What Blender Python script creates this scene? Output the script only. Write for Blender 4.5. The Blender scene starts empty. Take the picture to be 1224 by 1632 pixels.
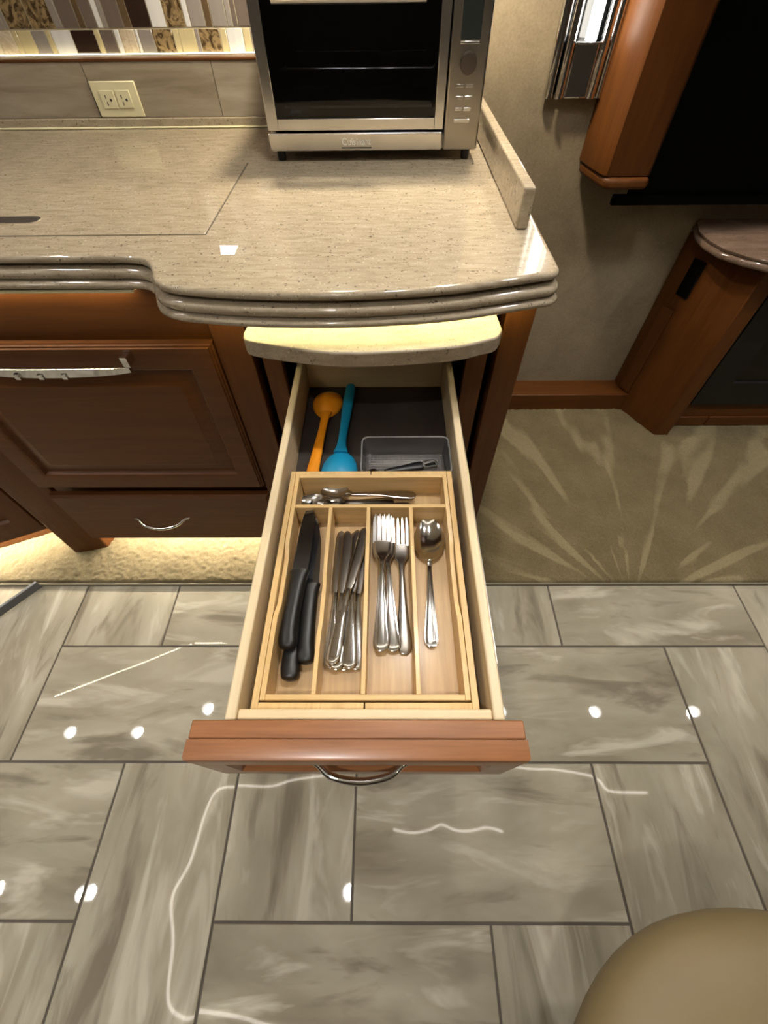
import bpy, math, random
import numpy as np
from mathutils import Matrix, Vector
random.seed(7)
R = math.radians
scene = bpy.context.scene
col = scene.collection

# ------------------------------------------------------------------ camera
F_PX = 677.2
pitch, yaw, roll = R(53.88), R(0.797), R(-0.792)
fw = Vector((-math.sin(yaw)*math.cos(pitch), math.cos(yaw)*math.cos(pitch), -math.sin(pitch)))
r0 = Vector((math.cos(yaw), math.sin(yaw), 0)); u0 = r0.cross(fw)
rr = math.cos(roll)*r0 + math.sin(roll)*u0
uu = -math.sin(roll)*r0 + math.cos(roll)*u0
cd = bpy.data.cameras.new('camera')
cd.sensor_fit = 'VERTICAL'; cd.sensor_height = 24; cd.lens = F_PX*24/1632
cd.clip_start = 0.01; cd.clip_end = 50
cam = bpy.data.objects.new('camera', cd); col.objects.link(cam)
cam.matrix_world = Matrix(((rr.x, uu.x, -fw.x, 0), (rr.y, uu.y, -fw.y, 0), (rr.z, uu.z, -fw.z, 1.25), (0, 0, 0, 1)))
scene.camera = cam
# ------------------------------------------------------------------ world, exposure
world = bpy.data.worlds.new('room_world'); scene.world = world; world.use_nodes = True
world.node_tree.nodes['Background'].inputs[0].default_value = (0.9, 0.95, 1, 1)
world.node_tree.nodes['Background'].inputs[1].default_value = 0.05
vs = scene.view_settings
vs.view_transform = 'Standard'; vs.look = 'None'; vs.exposure = 0.0; vs.gamma = 1.0; vs.use_curve_mapping = False
scene.cycles.sample_clamp_indirect = 6.0
scene.cycles.max_bounces = 6
scene.cycles.diffuse_bounces = 3
scene.cycles.glossy_bounces = 4
# light strengths (emission, radiance units)
L_SPOT, L_ROPE, L_LIP, L_TOE, L_MOSAIC, L_SCONCE = 900, 9, 52, 230, 9, 20
WARM = (1.0, 0.80, 0.50); NEUTRAL = (1.0, 0.93, 0.82); COOL = (1.0, 0.97, 0.93)

# ------------------------------------------------------------------ helpers: materials
def lin(c):
    return tuple(((v/255)/12.92 if v/255 <= 0.04045 else ((v/255+0.055)/1.055)**2.4) for v in c) + (1.0,)
class NT:
    def __init__(s, name):
        s.m = bpy.data.materials.new(name); s.m.use_nodes = True
        s.t = s.m.node_tree; s.b = s.t.nodes['Principled BSDF']
    def n(s, typ, ins=None, **kw):
        nd = s.t.nodes.new(typ)
        for k, v in kw.items(): setattr(nd, k, v)
        for k, v in (ins or {}).items():
            if isinstance(v, bpy.types.NodeSocket): s.t.links.new(v, nd.inputs[k])
            else: nd.inputs[k].default_value = v
        return nd
    def set(s, **kw):
        for k, v in kw.items():
            k = k.replace('_', ' ')
            if isinstance(v, bpy.types.NodeSocket): s.t.links.new(v, s.b.inputs[k])
            else: s.b.inputs[k].default_value = v
    def ramp(s, fac, stops):
        nd = s.n('ShaderNodeValToRGB', {0: fac}); e = nd.color_ramp.elements
        while len(e) < len(stops): e.new(0.5)
        for el, (p, c) in zip(e, stops): el.position = p; el.color = c
        return nd.outputs[0]
    def noise(s, vec, scale, detail=4, rough=0.55, dist=0):
        return s.n('ShaderNodeTexNoise', {'Vector': vec, 'Scale': scale, 'Detail': detail, 'Roughness': rough, 'Distortion': dist}).outputs[0]
    def mapping(s, scale=(1, 1, 1), rot=(0, 0, 0), rand=0.0):
        tc = s.n('ShaderNodeTexCoord'); v = tc.outputs['Object']
        if rand:
            oi = s.n('ShaderNodeObjectInfo')
            mu = s.n('ShaderNodeMath', {0: oi.outputs['Random'], 1: rand}, operation='MULTIPLY')
            v = s.n('ShaderNodeVectorMath', {0: v, 1: mu.outputs[0]}, operation='ADD').outputs[0]
        return s.n('ShaderNodeMapping', {'Vector': v, 'Scale': scale, 'Rotation': rot}).outputs[0]
    def mix(s, fac, a, b, mode='MIX'):
        nd = s.n('ShaderNodeMix', data_type='RGBA', blend_type=mode)
        for i, v in ((0, fac), (6, a), (7, b)):
            if isinstance(v, bpy.types.NodeSocket): s.t.links.new(v, nd.inputs[i])
            else: nd.inputs[i].default_value = v
        return nd.outputs[2]
    def bump(s, h, strength=0.3, dist=0.002):
        s.set(Normal=s.n('ShaderNodeBump', {'Height': h, 'Strength': strength, 'Distance': dist}).outputs[0])
def plain(name, c, rough=0.5, metal=0.0, spec=0.5, coat=0.0, **kw):
    t = NT(name); t.set(Base_Color=lin(c), Roughness=rough, Metallic=metal, Coat_Weight=coat)
    t.b.inputs['Specular IOR Level'].default_value = spec
    for k, v in kw.items(): t.set(**{k: v})
    nz = t.noise(t.mapping(), 60, 2)
    t.set(Base_Color=t.mix(nz, lin(tuple(v*0.95 for v in c)), lin(c)))
    return t.m
def emis(name, c, strength):
    t = NT(name); t.set(Base_Color=(*c, 1), Emission_Color=(*c, 1), Emission_Strength=strength)
    return t.m
def wood(name, c1, c2, axis, rough=0.32, coat=0.4, s=1.0, fine=0.35, rand=0.0, spec=0.5):
    t = NT(name)
    sc = {'x': (2.2, 38, 38), 'y': (38, 2.2, 38), 'z': (38, 38, 2.2)}[axis]
    v = t.mapping(tuple(k*s for k in sc), rand=rand)
    a = t.noise(v, 1.0, 5, 0.6, 0.6)
    v2 = t.mapping(tuple(k*s*5 for k in sc), rand=rand)
    b = t.noise(v2, 1.0, 3, 0.6)
    base = t.ramp(a, [(0.3, lin(c2)), (0.7, lin(c1))])
    g = t.ramp(b, [(0.35, (1-fine, 1-fine, 1-fine, 1)), (0.6, (1, 1, 1, 1))])
    t.set(Base_Color=t.mix(1.0, base, g, 'MULTIPLY'), Roughness=rough, Coat_Weight=coat, Coat_Roughness=0.18)
    t.b.inputs['Specular IOR Level'].default_value = spec
    t.bump(b, 0.06, 0.0005)
    return t.m
def metal(name, c, rough, aniso=None):
    t = NT(name); t.set(Base_Color=lin(c), Metallic=1.0, Roughness=rough)
    if aniso:
        v = t.mapping(aniso); nz = t.noise(v, 1.0, 3)
        t.set(Roughness=t.n('ShaderNodeMapRange', {0: nz, 3: rough*0.75, 4: rough*1.4}).outputs[0])
    else:
        nz = t.noise(t.mapping(), 14, 2)
        t.set(Roughness=t.n('ShaderNodeMapRange', {0: nz, 3: rough*0.8, 4: rough*1.2}).outputs[0])
    return t.m
def stone(name, base, dark, light, rough=0.12, rand=0.0, stretch=(1, 1, 1), speck=True):
    t = NT(name)
    v = t.mapping(stretch, rand=rand)
    a = t.noise(v, 7, 6, 0.62, 0.5)
    c = t.ramp(a, [(0.3, lin(dark)), (0.5, lin(base)), (0.72, lin(light))])
    if speck:
        v1 = t.mapping((1, 1, 1), rand=rand)
        sp = t.noise(v1, 260, 3, 0.7)
        c = t.mix(t.ramp(sp, [(0.62, (0, 0, 0, 1)), (0.68, (0.75, 0.75, 0.75, 1))]), c, lin(tuple(min(255, k*1.25) for k in light)))
        sd = t.noise(v1, 170, 2, 0.6)
        c = t.mix(t.ramp(sd, [(0.30, (0.8, 0.8, 0.8, 1)), (0.36, (0, 0, 0, 1))]), c, lin(tuple(k*0.55 for k in dark)))
    t.set(Base_Color=c, Roughness=rough)
    return t.m

M = {}
M['stone'] = stone('taupe_quartz', (160, 146, 124), (143, 129, 107), (172, 159, 137), 0.10, stretch=(3, 13, 13))
M['shelf_stone'] = stone('honed_quartz', (160, 146, 124), (143, 129, 107), (174, 161, 139), 0.42, stretch=(3, 12, 12))
M['dim_brown_stone'] = stone('dim_brown_quartz', (112, 92, 78), (98, 79, 66), (126, 106, 90), 0.12, stretch=(1.6, 6, 6))  # pinkish brown stone, darkened further because the fireplace top gets less light
M['splash_stone'] = stone('backsplash_stone', (150, 138, 120), (132, 119, 101), (166, 154, 136), 0.22, rand=7.0, stretch=(0.6, 2, 5), speck=False)
M['wood_x'] = wood('cherry_wood_x', (98, 57, 21), (84, 46, 15), 'x', 0.46, 0.0, fine=.15, spec=.28)  # cherry darkened in its colour for the dim upright faces
M['wood_z'] = wood('cherry_wood_z', (98, 57, 21), (84, 46, 15), 'z', 0.46, 0.0, fine=.15, spec=.28)
M['wood_y'] = wood('cherry_wood_y', (98, 57, 21), (84, 46, 15), 'y', 0.46, 0.0, fine=.15, spec=.28)
M['lit_front_wood'] = wood('lit_drawer_front_wood', (162, 108, 66), (142, 90, 52), 'x', 0.34, 0.2, fine=0.22)  # same cherry in a lighter copy, brightness of the lit drawer top included
M['maple_y'] = wood('maple_y', (226, 206, 170), (212, 189, 149), 'y', 0.45, 0.1, fine=0.08)
M['maple_x'] = wood('maple_x', (224, 202, 164), (210, 185, 143), 'x', 0.45, 0.1, fine=0.08)
M['bamboo_y'] = wood('bamboo_y', (224, 190, 134), (202, 166, 108), 'y', 0.42, 0.15, fine=0.12, rand=3)
M['bamboo_floor'] = wood('bamboo_floor', (198, 166, 120), (180, 148, 102), 'y', 0.42, 0.1, fine=0.12)
M['bamboo_x'] = wood('bamboo_x', (224, 190, 134), (202, 166, 108), 'x', 0.42, 0.15, fine=0.12, rand=3)
M['steel'] = metal('brushed_steel', (236, 234, 231), 0.22)
M['steel_dark'] = metal('panel_steel', (186, 180, 170), 0.30)
M['chrome'] = metal('chrome', (225, 225, 226), 0.06)
M['cutlery'] = metal('polished_cutlery', (205, 203, 199), 0.11)
M['cutlery_plain'] = metal('satin_cutlery', (160, 154, 146), 0.20)
M['blade'] = metal('knife_blade_steel', (140, 140, 142), 0.17)
M['black_plastic'] = plain('black_plastic', (14, 13, 13), 0.42)
M['black_gloss'] = plain('black_gloss', (10, 11, 12), 0.12)
M['cavity'] = plain('oven_enamel', (38, 39, 42), 0.35)
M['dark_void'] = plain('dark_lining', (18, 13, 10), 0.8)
M['liner'] = plain('brown_drawer_liner', (50, 41, 35), 0.75)
M['orange'] = plain('orange_silicone', (240, 148, 20), 0.45)
M['blue'] = plain('blue_silicone', (12, 135, 176), 0.45)
M['ivory'] = plain('ivory_plastic', (222, 214, 176), 0.35)
M['paper'] = plain('white_paper', (240, 238, 228), 0.7)
M['screen'] = plain('grey_display', (44, 48, 46), 0.2)
M['knob'] = plain('knob_taupe', (96, 84, 74), 0.35, 0.6)
M['grout'] = plain('grout_brown', (84, 76, 66), 0.8)
M['cream_grout'] = plain('mosaic_grout', (190, 178, 150), 0.7)
M['ceiling'] = plain('ceiling_cream', (226, 218, 200), 0.6)
M['shade_black'] = plain('black_shade_fabric', (7, 9, 11), 0.8, spec=0.15)
M['bar_grey'] = plain('slate_grey_metal', (92, 94, 96), 0.45, 0.3)
M['binding'] = plain('carpet_binding', (120, 112, 94), 0.9)
M['groove'] = plain('seam_line', (86, 76, 62), 0.6)
M['slot_dark'] = plain('slot_shadow', (52, 44, 36), 0.7)
M['spot'] = emis('spot_lens', COOL, L_SPOT)
M['puck'] = emis('puck_lens', (1.0, 0.89, 0.70), 680)
M['dot_led'] = emis('dot_led', (1.0, 0.92, 0.68), 38)
M['rope'] = emis('rope_light', NEUTRAL, L_ROPE)
M['lip_led'] = emis('lip_led', (1.0, 0.88, 0.42), L_LIP)
M['toe_led'] = emis('toe_led', (1.0, 0.94, 0.78), L_TOE)
M['mosaic_led'] = emis('mosaic_led', (1.0, 0.86, 0.55), L_MOSAIC)
M['sconce_lamp'] = emis('sconce_lamp', (1.0, 0.95, 0.85), L_SCONCE)

# floor tile: long marble streaks along the tile's own length
def tile_mat():
    t = NT('grey_marble_tile')
    v = t.mapping((1.5, 4.6, 1), (0, 0, R(24)), rand=37.0)
    a = t.noise(v, 1.7, 4, 0.55, 0.4)
    c = t.ramp(a, [(0.30, lin((126, 117, 100))), (0.45, lin((147, 139, 121))), (0.58, lin((160, 152, 134))), (0.74, lin((176, 168, 150)))])
    v2 = t.mapping((1.7, 7.5, 1), (0, 0, R(28)), rand=61.0)
    b = t.noise(v2, 1.8, 4, 0.55, 0.7)
    c = t.mix(t.ramp(b, [(0.56, (0, 0, 0, 1)), (0.68, (0.8, 0.8, 0.8, 1))]), c, lin((188, 180, 163)))
    c = t.mix(t.ramp(b, [(0.32, (0.8, 0.8, 0.8, 1)), (0.45, (0, 0, 0, 1))]), c, lin((110, 101, 86)))
    t.set(Base_Color=c, Roughness=0.02, Specular_IOR_Level=0.5)
    w = t.noise(t.mapping((1, 1, 1), rand=11.0), 5.0, 1, 0.4)
    t.bump(w, 0.03, 0.01)
    return t.m
M['tile'] = tile_mat()
def carpet_mat():
    t = NT('tan_carpet')
    tc = t.n('ShaderNodeTexCoord'); v = tc.outputs['Object']
    sub = t.n('ShaderNodeVectorMath', {0: v, 1: (0.755, 0.545, 0)}, operation='SUBTRACT').outputs[0]
    sp = t.n('ShaderNodeSeparateXYZ', {0: sub})
    ang = t.n('ShaderNodeMath', {0: sp.outputs[1], 1: sp.outputs[0]}, operation='ARCTAN2').outputs[0]
    ln = t.n('ShaderNodeVectorMath', {0: sub}, operation='LENGTH').outputs['Value']
    wob = t.noise(v, 3.0, 2)
    a6 = t.n('ShaderNodeMath', {0: ang, 1: 5.0, 2: 0.0}, operation='MULTIPLY_ADD').outputs[0]
    l2 = t.n('ShaderNodeMath', {0: ln, 1: 1.1}, operation='MULTIPLY').outputs[0]
    cx = t.n('ShaderNodeCombineXYZ', {0: a6, 1: l2, 2: wob}).outputs[0]
    nz = t.noise(cx, 1.7, 1, 0.4, 0.2)
    mask = t.ramp(nz, [(0.56, (0, 0, 0, 1)), (0.64, (1, 1, 1, 1))])
    near = t.n('ShaderNodeMapRange', {0: ln, 1: 0.06, 2: 0.16}).outputs[0]
    mask = t.n('ShaderNodeMath', {0: mask, 1: near}, operation='MULTIPLY').outputs[0]
    right = t.n('ShaderNodeMapRange', {0: t.n('ShaderNodeSeparateXYZ', {0: v}).outputs[0], 1: 0.25, 2: 0.4}).outputs[0]
    mk = t.n('ShaderNodeMath', {0: mask, 1: right}, operation='MULTIPLY').outputs[0]
    mk = t.n('ShaderNodeMath', {0: mk, 1: 0.4}, operation='MULTIPLY').outputs[0]
    big = t.noise(v, 9, 3)
    base = t.ramp(big, [(0.3, lin((104, 92, 65))), (0.7, lin((118, 105, 76)))])
    c = t.mix(mk, base, lin((168, 154, 118)))
    fn = t.noise(v, 420, 2, 0.6)
    c = t.mix(1.0, c, t.ramp(fn, [(0.3, (0.62, 0.62, 0.62, 1)), (0.7, (1.15, 1.15, 1.15, 1))]), 'MULTIPLY')
    t.set(Base_Color=c, Roughness=0.95, Sheen_Weight=0.15)
    t.b.inputs['Specular IOR Level'].default_value = 0.1
    t.bump(fn, 0.5, 0.003)
    return t.m
M['carpet'] = carpet_mat()
def wall_mat():
    t = NT('greige_wallpaper')
    v = t.mapping((1, 1, 1))
    a = t.noise(v, 9, 6, 0.65, 0.6)
    c = t.ramp(a, [(0.3, lin((128, 114, 92))), (0.7, lin((152, 137, 112)))])
    b = t.noise(v, 220, 3)
    c = t.mix(0.25, c, t.ramp(b, [(0.3, lin((110, 98, 78))), (0.7, lin((165, 150, 124)))]))
    t.set(Base_Color=c, Roughness=0.6); t.b.inputs['Specular IOR Level'].default_value = .25; t.bump(b, 0.15, 0.001)
    return t.m
M['wall'] = wall_mat()
M['dark_wall'] = plain('grey_brown_cabinetry', (96, 88, 78), 0.6)
def glass_tile(name, c, rough=0.06, marble=None):
    t = NT(name)
    cc = lin(c)
    if marble:
        a = t.noise(t.mapping((1, 1, 1), rand=9.0), 38, 5, 0.6, 2.0)
        cc = t.ramp(a, [(0.42, lin(c)), (0.56, lin(marble))])
    else:
        a = t.noise(t.mapping((1, 1, 0.2), rand=9.0), 60, 2)
        cc = t.mix(a, lin(tuple(v*0.9 for v in c)), lin(c))
    t.set(Base_Color=cc, Roughness=rough, Coat_Weight=0.6, Coat_Roughness=0.04)
    return t.m
GT = dict(w=glass_tile('white_glass_tile', (226, 226, 224)), c=glass_tile('cream_glass_tile', (206, 192, 150)),
          g=glass_tile('grey_glass_tile', (150, 142, 136)), t=glass_tile('taupe_glass_tile', (112, 100, 92)),
          d=glass_tile('dark_brown_glass_tile', (50, 36, 30)), n=glass_tile('brown_glass_tile', (98, 80, 58)),
          m=glass_tile('brown_marble_tile', (64, 50, 32), 0.2, (150, 128, 92)), b=glass_tile('beige_stone_tile', (190, 172, 146), 0.2, (206, 194, 172)))
def clear_mat(haze):
    t = NT('clear_acrylic')
    gl = t.n('ShaderNodeBsdfGlossy', {'Color': (0.9, 0.9, 0.9, 1), 'Roughness': 0.06})
    tr = t.n('ShaderNodeBsdfTransparent', {'Color': (0.97, 0.97, 0.97, 1)})
    fr = t.n('ShaderNodeFresnel', {'IOR': 1.45})
    mr = t.n('ShaderNodeMapRange', {0: fr.outputs[0], 1: 0.0, 2: 1.0, 3: 0.03, 4: 0.9})
    df = t.n('ShaderNodeBsdfDiffuse', {'Color': (0.8, 0.79, 0.77, 1)})
    tr2 = t.n('ShaderNodeMixShader', {0: haze, 1: tr.outputs[0], 2: df.outputs[0]})
    mx = t.n('ShaderNodeMixShader', {0: mr.outputs[0], 1: tr2.outputs[0], 2: gl.outputs[0]})
    t.t.links.new(mx.outputs[0], t.t.nodes['Material Output'].inputs[0])
    return t.m
M['clear'] = clear_mat(.035)
M['clear_rim'] = clear_mat(.22)  # more white diffuse, painting in bright highlights along the bin rim
def oven_glass_mat():
    t = NT('tinted_oven_glass')
    gl = t.n('ShaderNodeBsdfGlossy', {'Color': (0.8, 0.8, 0.8, 1), 'Roughness': 0.03})
    tr = t.n('ShaderNodeBsdfTransparent', {'Color': (0.5, 0.5, 0.52, 1)})
    fr = t.n('ShaderNodeFresnel', {'IOR': 1.5})
    mx = t.n('ShaderNodeMixShader', {0: fr.outputs[0], 1: tr.outputs[0], 2: gl.outputs[0]})
    t.t.links.new(mx.outputs[0], t.t.nodes['Material Output'].inputs[0])
    return t.m
M['oven_glass'] = oven_glass_mat()
def leather():
    t = NT('beige_leather')
    a = t.noise(t.mapping(), 5, 3)
    t.set(Base_Color=t.ramp(a, [(0.3, lin((116, 100, 68))), (0.7, lin((126, 110, 77)))]), Roughness=0.55)
    t.bump(t.noise(t.mapping(), 300, 2), 0.1, 0.001)
    return t.m
M['leather'] = leather()

# ------------------------------------------------------------------ helpers: geometry
W = {}                                   # world matrices of built objects
def prop(o, label=None, cat=None, group=None, kind=None):
    for k, v in (('label', label), ('category', cat), ('group', group), ('kind', kind)):
        if v: o[k] = v
    return o
def thing(name, label, cat, loc=(0, 0, 0), rot=(0, 0, 0), group=None, parent=None):
    o = bpy.data.objects.new(name, None); col.objects.link(o)
    o.empty_display_size = 0.02
    m = Matrix.Translation(loc) @ Matrix.Rotation(rot[2], 4, 'Z') @ Matrix.Rotation(rot[1], 4, 'Y') @ Matrix.Rotation(rot[0], 4, 'X')
    o.matrix_world = m
    W[o.name] = m
    return prop(o, label, cat, group)
class MB:
    def __init__(s): s.v = []; s.f = []
    def add(s, vs, fs):
        n = len(s.v); s.v += [tuple(p) for p in vs]; s.f += [tuple(i+n for i in f) for f in fs]; return s
    def box(s, x0, x1, y0, y1, z0, z1):
        return s.add([(x, y, z) for z in (z0, z1) for y in (y0, y1) for x in (x0, x1)],
                     [(0, 2, 3, 1), (4, 5, 7, 6), (0, 1, 5, 4), (2, 6, 7, 3), (0, 4, 6, 2), (1, 3, 7, 5)])
    def prism(s, poly, a, b, axis='z'):
        n = len(poly)
        def P(p, h): return {'z': (p[0], p[1], h), 'x': (h, p[0], p[1]), 'y': (p[0], h, p[1])}[axis]
        vs = [P(p, a) for p in poly] + [P(p, b) for p in poly]
        fs = [tuple(range(n-1, -1, -1)), tuple(range(n, 2*n))] + [(i, (i+1) % n, n+(i+1) % n, n+i) for i in range(n)]
        return s.add(vs, fs)
    def rings(s, rs, cap=True, closed=True):
        n = len(rs[0]); vs = [p for r in rs for p in r]; fs = []
        for i in range(len(rs)-1):
            for j in range(n if closed else n-1):
                k = (j+1) % n
                fs.append((i*n+j, i*n+k, (i+1)*n+k, (i+1)*n+j))
        if cap:
            fs.append(tuple(range(n-1, -1, -1))); fs.append(tuple((len(rs)-1)*n+i for i in range(n)))
        return s.add(vs, fs)
    def tube(s, path, r, n=8, closed=False):
        path = [Vector(p) for p in path]; rs = []; L = len(path); prev = None
        for i, p in enumerate(path):
            a = path[(i-1) % L] if (closed or i > 0) else p
            b = path[(i+1) % L] if (closed or i < L-1) else p
            t = (b-a).normalized()
            up = Vector((0, 0, 1)) if abs(t.z) < 0.95 else Vector((0, 1, 0))
            x = t.cross(up).normalized(); y = x.cross(t)
            ri = r[i] if isinstance(r, (list, tuple)) else r
            rs.append([p + x*ri*math.cos(2*math.pi*k/n) + y*ri*math.sin(2*math.pi*k/n) for k in range(n)])
        if closed: rs.append(rs[0])
        return s.rings(rs, cap=not closed)
    def lathe(s, prof, n=24, c=(0, 0, 0), axis='z', cap=True):
        rs = []
        for r, h in prof:
            ring = []
            for k in range(n):
                a = 2*math.pi*k/n; x, y = r*math.cos(a), r*math.sin(a)
                ring.append({'z': (c[0]+x, c[1]+y, c[2]+h), 'y': (c[0]+x, c[1]+h, c[2]+y), 'x': (c[0]+h, c[1]+x, c[2]+y)}[axis])
            rs.append(ring)
        return s.rings(rs, cap=cap)
    def build(s, name, mat, parent=None, bevel=0.0, seg=2, local=False, sharp=40, label=None, kind=None):
        me = bpy.data.meshes.new(name)
        vs = s.v
        if parent is not None and not local:
            im = W[parent.name].inverted(); vs = [tuple(im @ Vector(p)) for p in vs]
        me.from_pydata(vs, [], s.f); me.update()
        import bmesh
        bm = bmesh.new(); bm.from_mesh(me); bmesh.ops.recalc_face_normals(bm, faces=bm.faces); bm.to_mesh(me); bm.free()
        me.polygons.foreach_set('use_smooth', [True]*len(me.polygons))
        me.set_sharp_from_angle(angle=R(sharp))
        me.materials.append(M[mat] if isinstance(mat, str) else mat)
        o = bpy.data.objects.new(name, me); col.objects.link(o)
        if parent is not None:
            o.parent = parent; W[o.name] = W[parent.name]
        else: W[o.name] = Matrix()
        if bevel:
            b = o.modifiers.new('bevel', 'BEVEL'); b.width = bevel; b.segments = seg; b.limit_method = 'ANGLE'; b.angle_limit = R(50)
            b.harden_normals = False
        return prop(o, label, kind=kind)
def box(*a): return MB().box(*a)
def copy_tree(o, parent=None):
    c = o.copy(); col.objects.link(c); c.parent = parent
    for ch in list(o.children): copy_tree(ch, c)
    return c
def place(o, loc, rz=0.0, ry=0.0, rx=0.0):
    o.matrix_world = Matrix.Translation(loc) @ Matrix.Rotation(rz, 4, 'Z') @ Matrix.Rotation(ry, 4, 'Y') @ Matrix.Rotation(rx, 4, 'X')
    return o
def catmull(pts, n=6, closed=False):
    out = []; L = len(pts)
    rng = range(L) if closed else range(L-1)
    for i in rng:
        g = lambda k: Vector(pts[k % L]) if closed else Vector(pts[min(max(k, 0), L-1)])
        p0, p1, p2, p3 = g(i-1), g(i), g(i+1), g(i+2)
        for k in range(n):
            t = k/n
            out.append(0.5*((2*p1) + (p2-p0)*t + (2*p0-5*p1+4*p2-p3)*t*t + (3*p1-p0-3*p2+p3)*t**3))
    if not closed: out.append(Vector(pts[-1]))
    return out
def rect_loops(mb, x0, x1, z0, z1, loops, y):
    """concentric rectangular loops in the XZ plane facing -Y: loops = [(inset, depth)], depth > 0 goes back"""
    rs = [[(x0+i, y+d, z0+i), (x1-i, y+d, z0+i), (x1-i, y+d, z1-i), (x0+i, y+d, z1-i)] for i, d in loops]
    return mb.rings(rs, cap=False)

# ================================================================== SETTING
XL, XR, YF, YB, ZC = -2.7, 3.1, -2.2, 1.552, 2.1
fl = prop(box(XL, XR, YF, 0.66, -0.06, -0.0035).build('floor', 'grout'), 'grey marble-look tiles laid in herringbone across the floor', kind='structure')
# herringbone tiles, each its own piece
U, X0, Y0 = 0.2972, -0.971, 0.42
def tile_mesh(lx, ly):
    mb = MB(); e = 0.0014
    mb.rings([[(sx*lx/2, sy*ly/2, -0.012) for sx, sy in ((-1, -1), (1, -1), (1, 1), (-1, 1))],
              [(sx*lx/2, sy*ly/2, -e) for sx, sy in ((-1, -1), (1, -1), (1, 1), (-1, 1))],
              [(sx*(lx/2-e), sy*(ly/2-e), 0) for sx, sy in ((-1, -1), (1, -1), (1, 1), (-1, 1))]])
    return mb
G = 0.005
proto = tile_mesh(2*U-G, U-G).build('floor_tile', 'tile', fl, local=True)
used = False
rt = random.Random(23)
def put_tile(cx, cy, vert):
    global used
    if cy - (U if vert else U/2) > 0.66 or cx < XL-0.2 or cx > XR: return
    o = proto if not used else proto.copy()
    if used: col.objects.link(o)
    used = True; o.parent = fl
    o.location = (cx, cy, 0)
    tx, ty = (rt.uniform(-0.0034, 0.0034), rt.uniform(-0.0034, 0.0034))
    o.rotation_euler = (tx, ty, math.pi/2 if vert else (math.pi if rt.random() < 0.5 else 0))
for row in range(-1, 8):
    yt = Y0 + U - U*row                    # far edge of the row (row 1: 0.42)
    for k in range(-3, 4):
        c = 1 - row + 4*k
        put_tile(X0 + (c+1)*U, yt - U/2, False)
        put_tile(X0 + (c+2.5)*U, yt - U, True)
# carpet with real pile relief
def carpet():
    xs = np.arange(-2.0, 2.21, 0.0048); ys = np.arange(0.622, 1.57, 0.0048)
    nx, ny = len(xs), len(ys); rg = np.random.default_rng(3)
    h = rg.random((ny, nx)); h = (h + np.roll(h, 1, 0) + np.roll(h, 1, 1))/3
    z = 0.010 + 0.0085*h
    z[0, :] = -0.002; z[1, :] = 0.009
    jx = (rg.random((ny, nx))-0.5)*0.0026; jy = (rg.random((ny, nx))-0.5)*0.0026
    X, Y = np.meshgrid(xs, ys); X = X+jx; Y = Y+jy; Y[0, :] = 0.622
    co = np.stack([X, Y, z], -1).reshape(-1, 3)
    i = np.arange(nx*ny).reshape(ny, nx)
    f = np.stack([i[:-1, :-1], i[:-1, 1:], i[1:, 1:], i[1:, :-1]], -1).reshape(-1, 4)
    me = bpy.data.meshes.new('floor_carpet'); me.from_pydata(co.tolist(), [], f.tolist()); me.update()
    me.polygons.foreach_set('use_smooth', [True]*len(me.polygons)); me.materials.append(M['carpet'])
    o = bpy.data.objects.new('floor_carpet', me); col.objects.link(o)
    prop(o, 'tan cut-pile carpet with brush marks running along the cabinets and wall', kind='structure')
    W[o.name] = Matrix()
    box(-2.0, 2.2, 0.616, 0.6225, -0.002, 0.010).build('carpet_binding', 'binding', o, bevel=0.002)
carpet()
prop(box(XL, XR, YB, YB+0.08, 0, ZC).build('wall_back', 'wall'), 'greige mottled wallpaper wall behind the counter', kind='structure')
prop(box(XL-0.08, XL, YF, YB+0.08, 0, ZC).build('wall_left', 'dark_wall'), 'greige wall at the far end of the galley', kind='structure')
prop(box(XR, XR+0.08, YF, YB+0.08, 0, ZC).build('wall_right', 'dark_wall'), 'greige wall beyond the fireplace cabinet', kind='structure')
prop(box(XL, XR, YF-0.08, YF, 0, ZC).build('wall_front', 'dark_wall'), 'greige wall across the aisle from the counter', kind='structure')
prop(box(XL-0.08, XR+0.08, YF-0.08, YB+0.08, ZC, ZC+0.06).build('ceiling', 'ceiling'), 'cream ceiling with recessed spots and rope lights', kind='structure')
prop(box(0.27, 1.02, 1.452, YB, 0.0, 0.091).build('baseboard_back', 'wood_x', bevel=0.004), 'deep cherry wood baseboard ledge along the wall', kind='structure')

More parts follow.
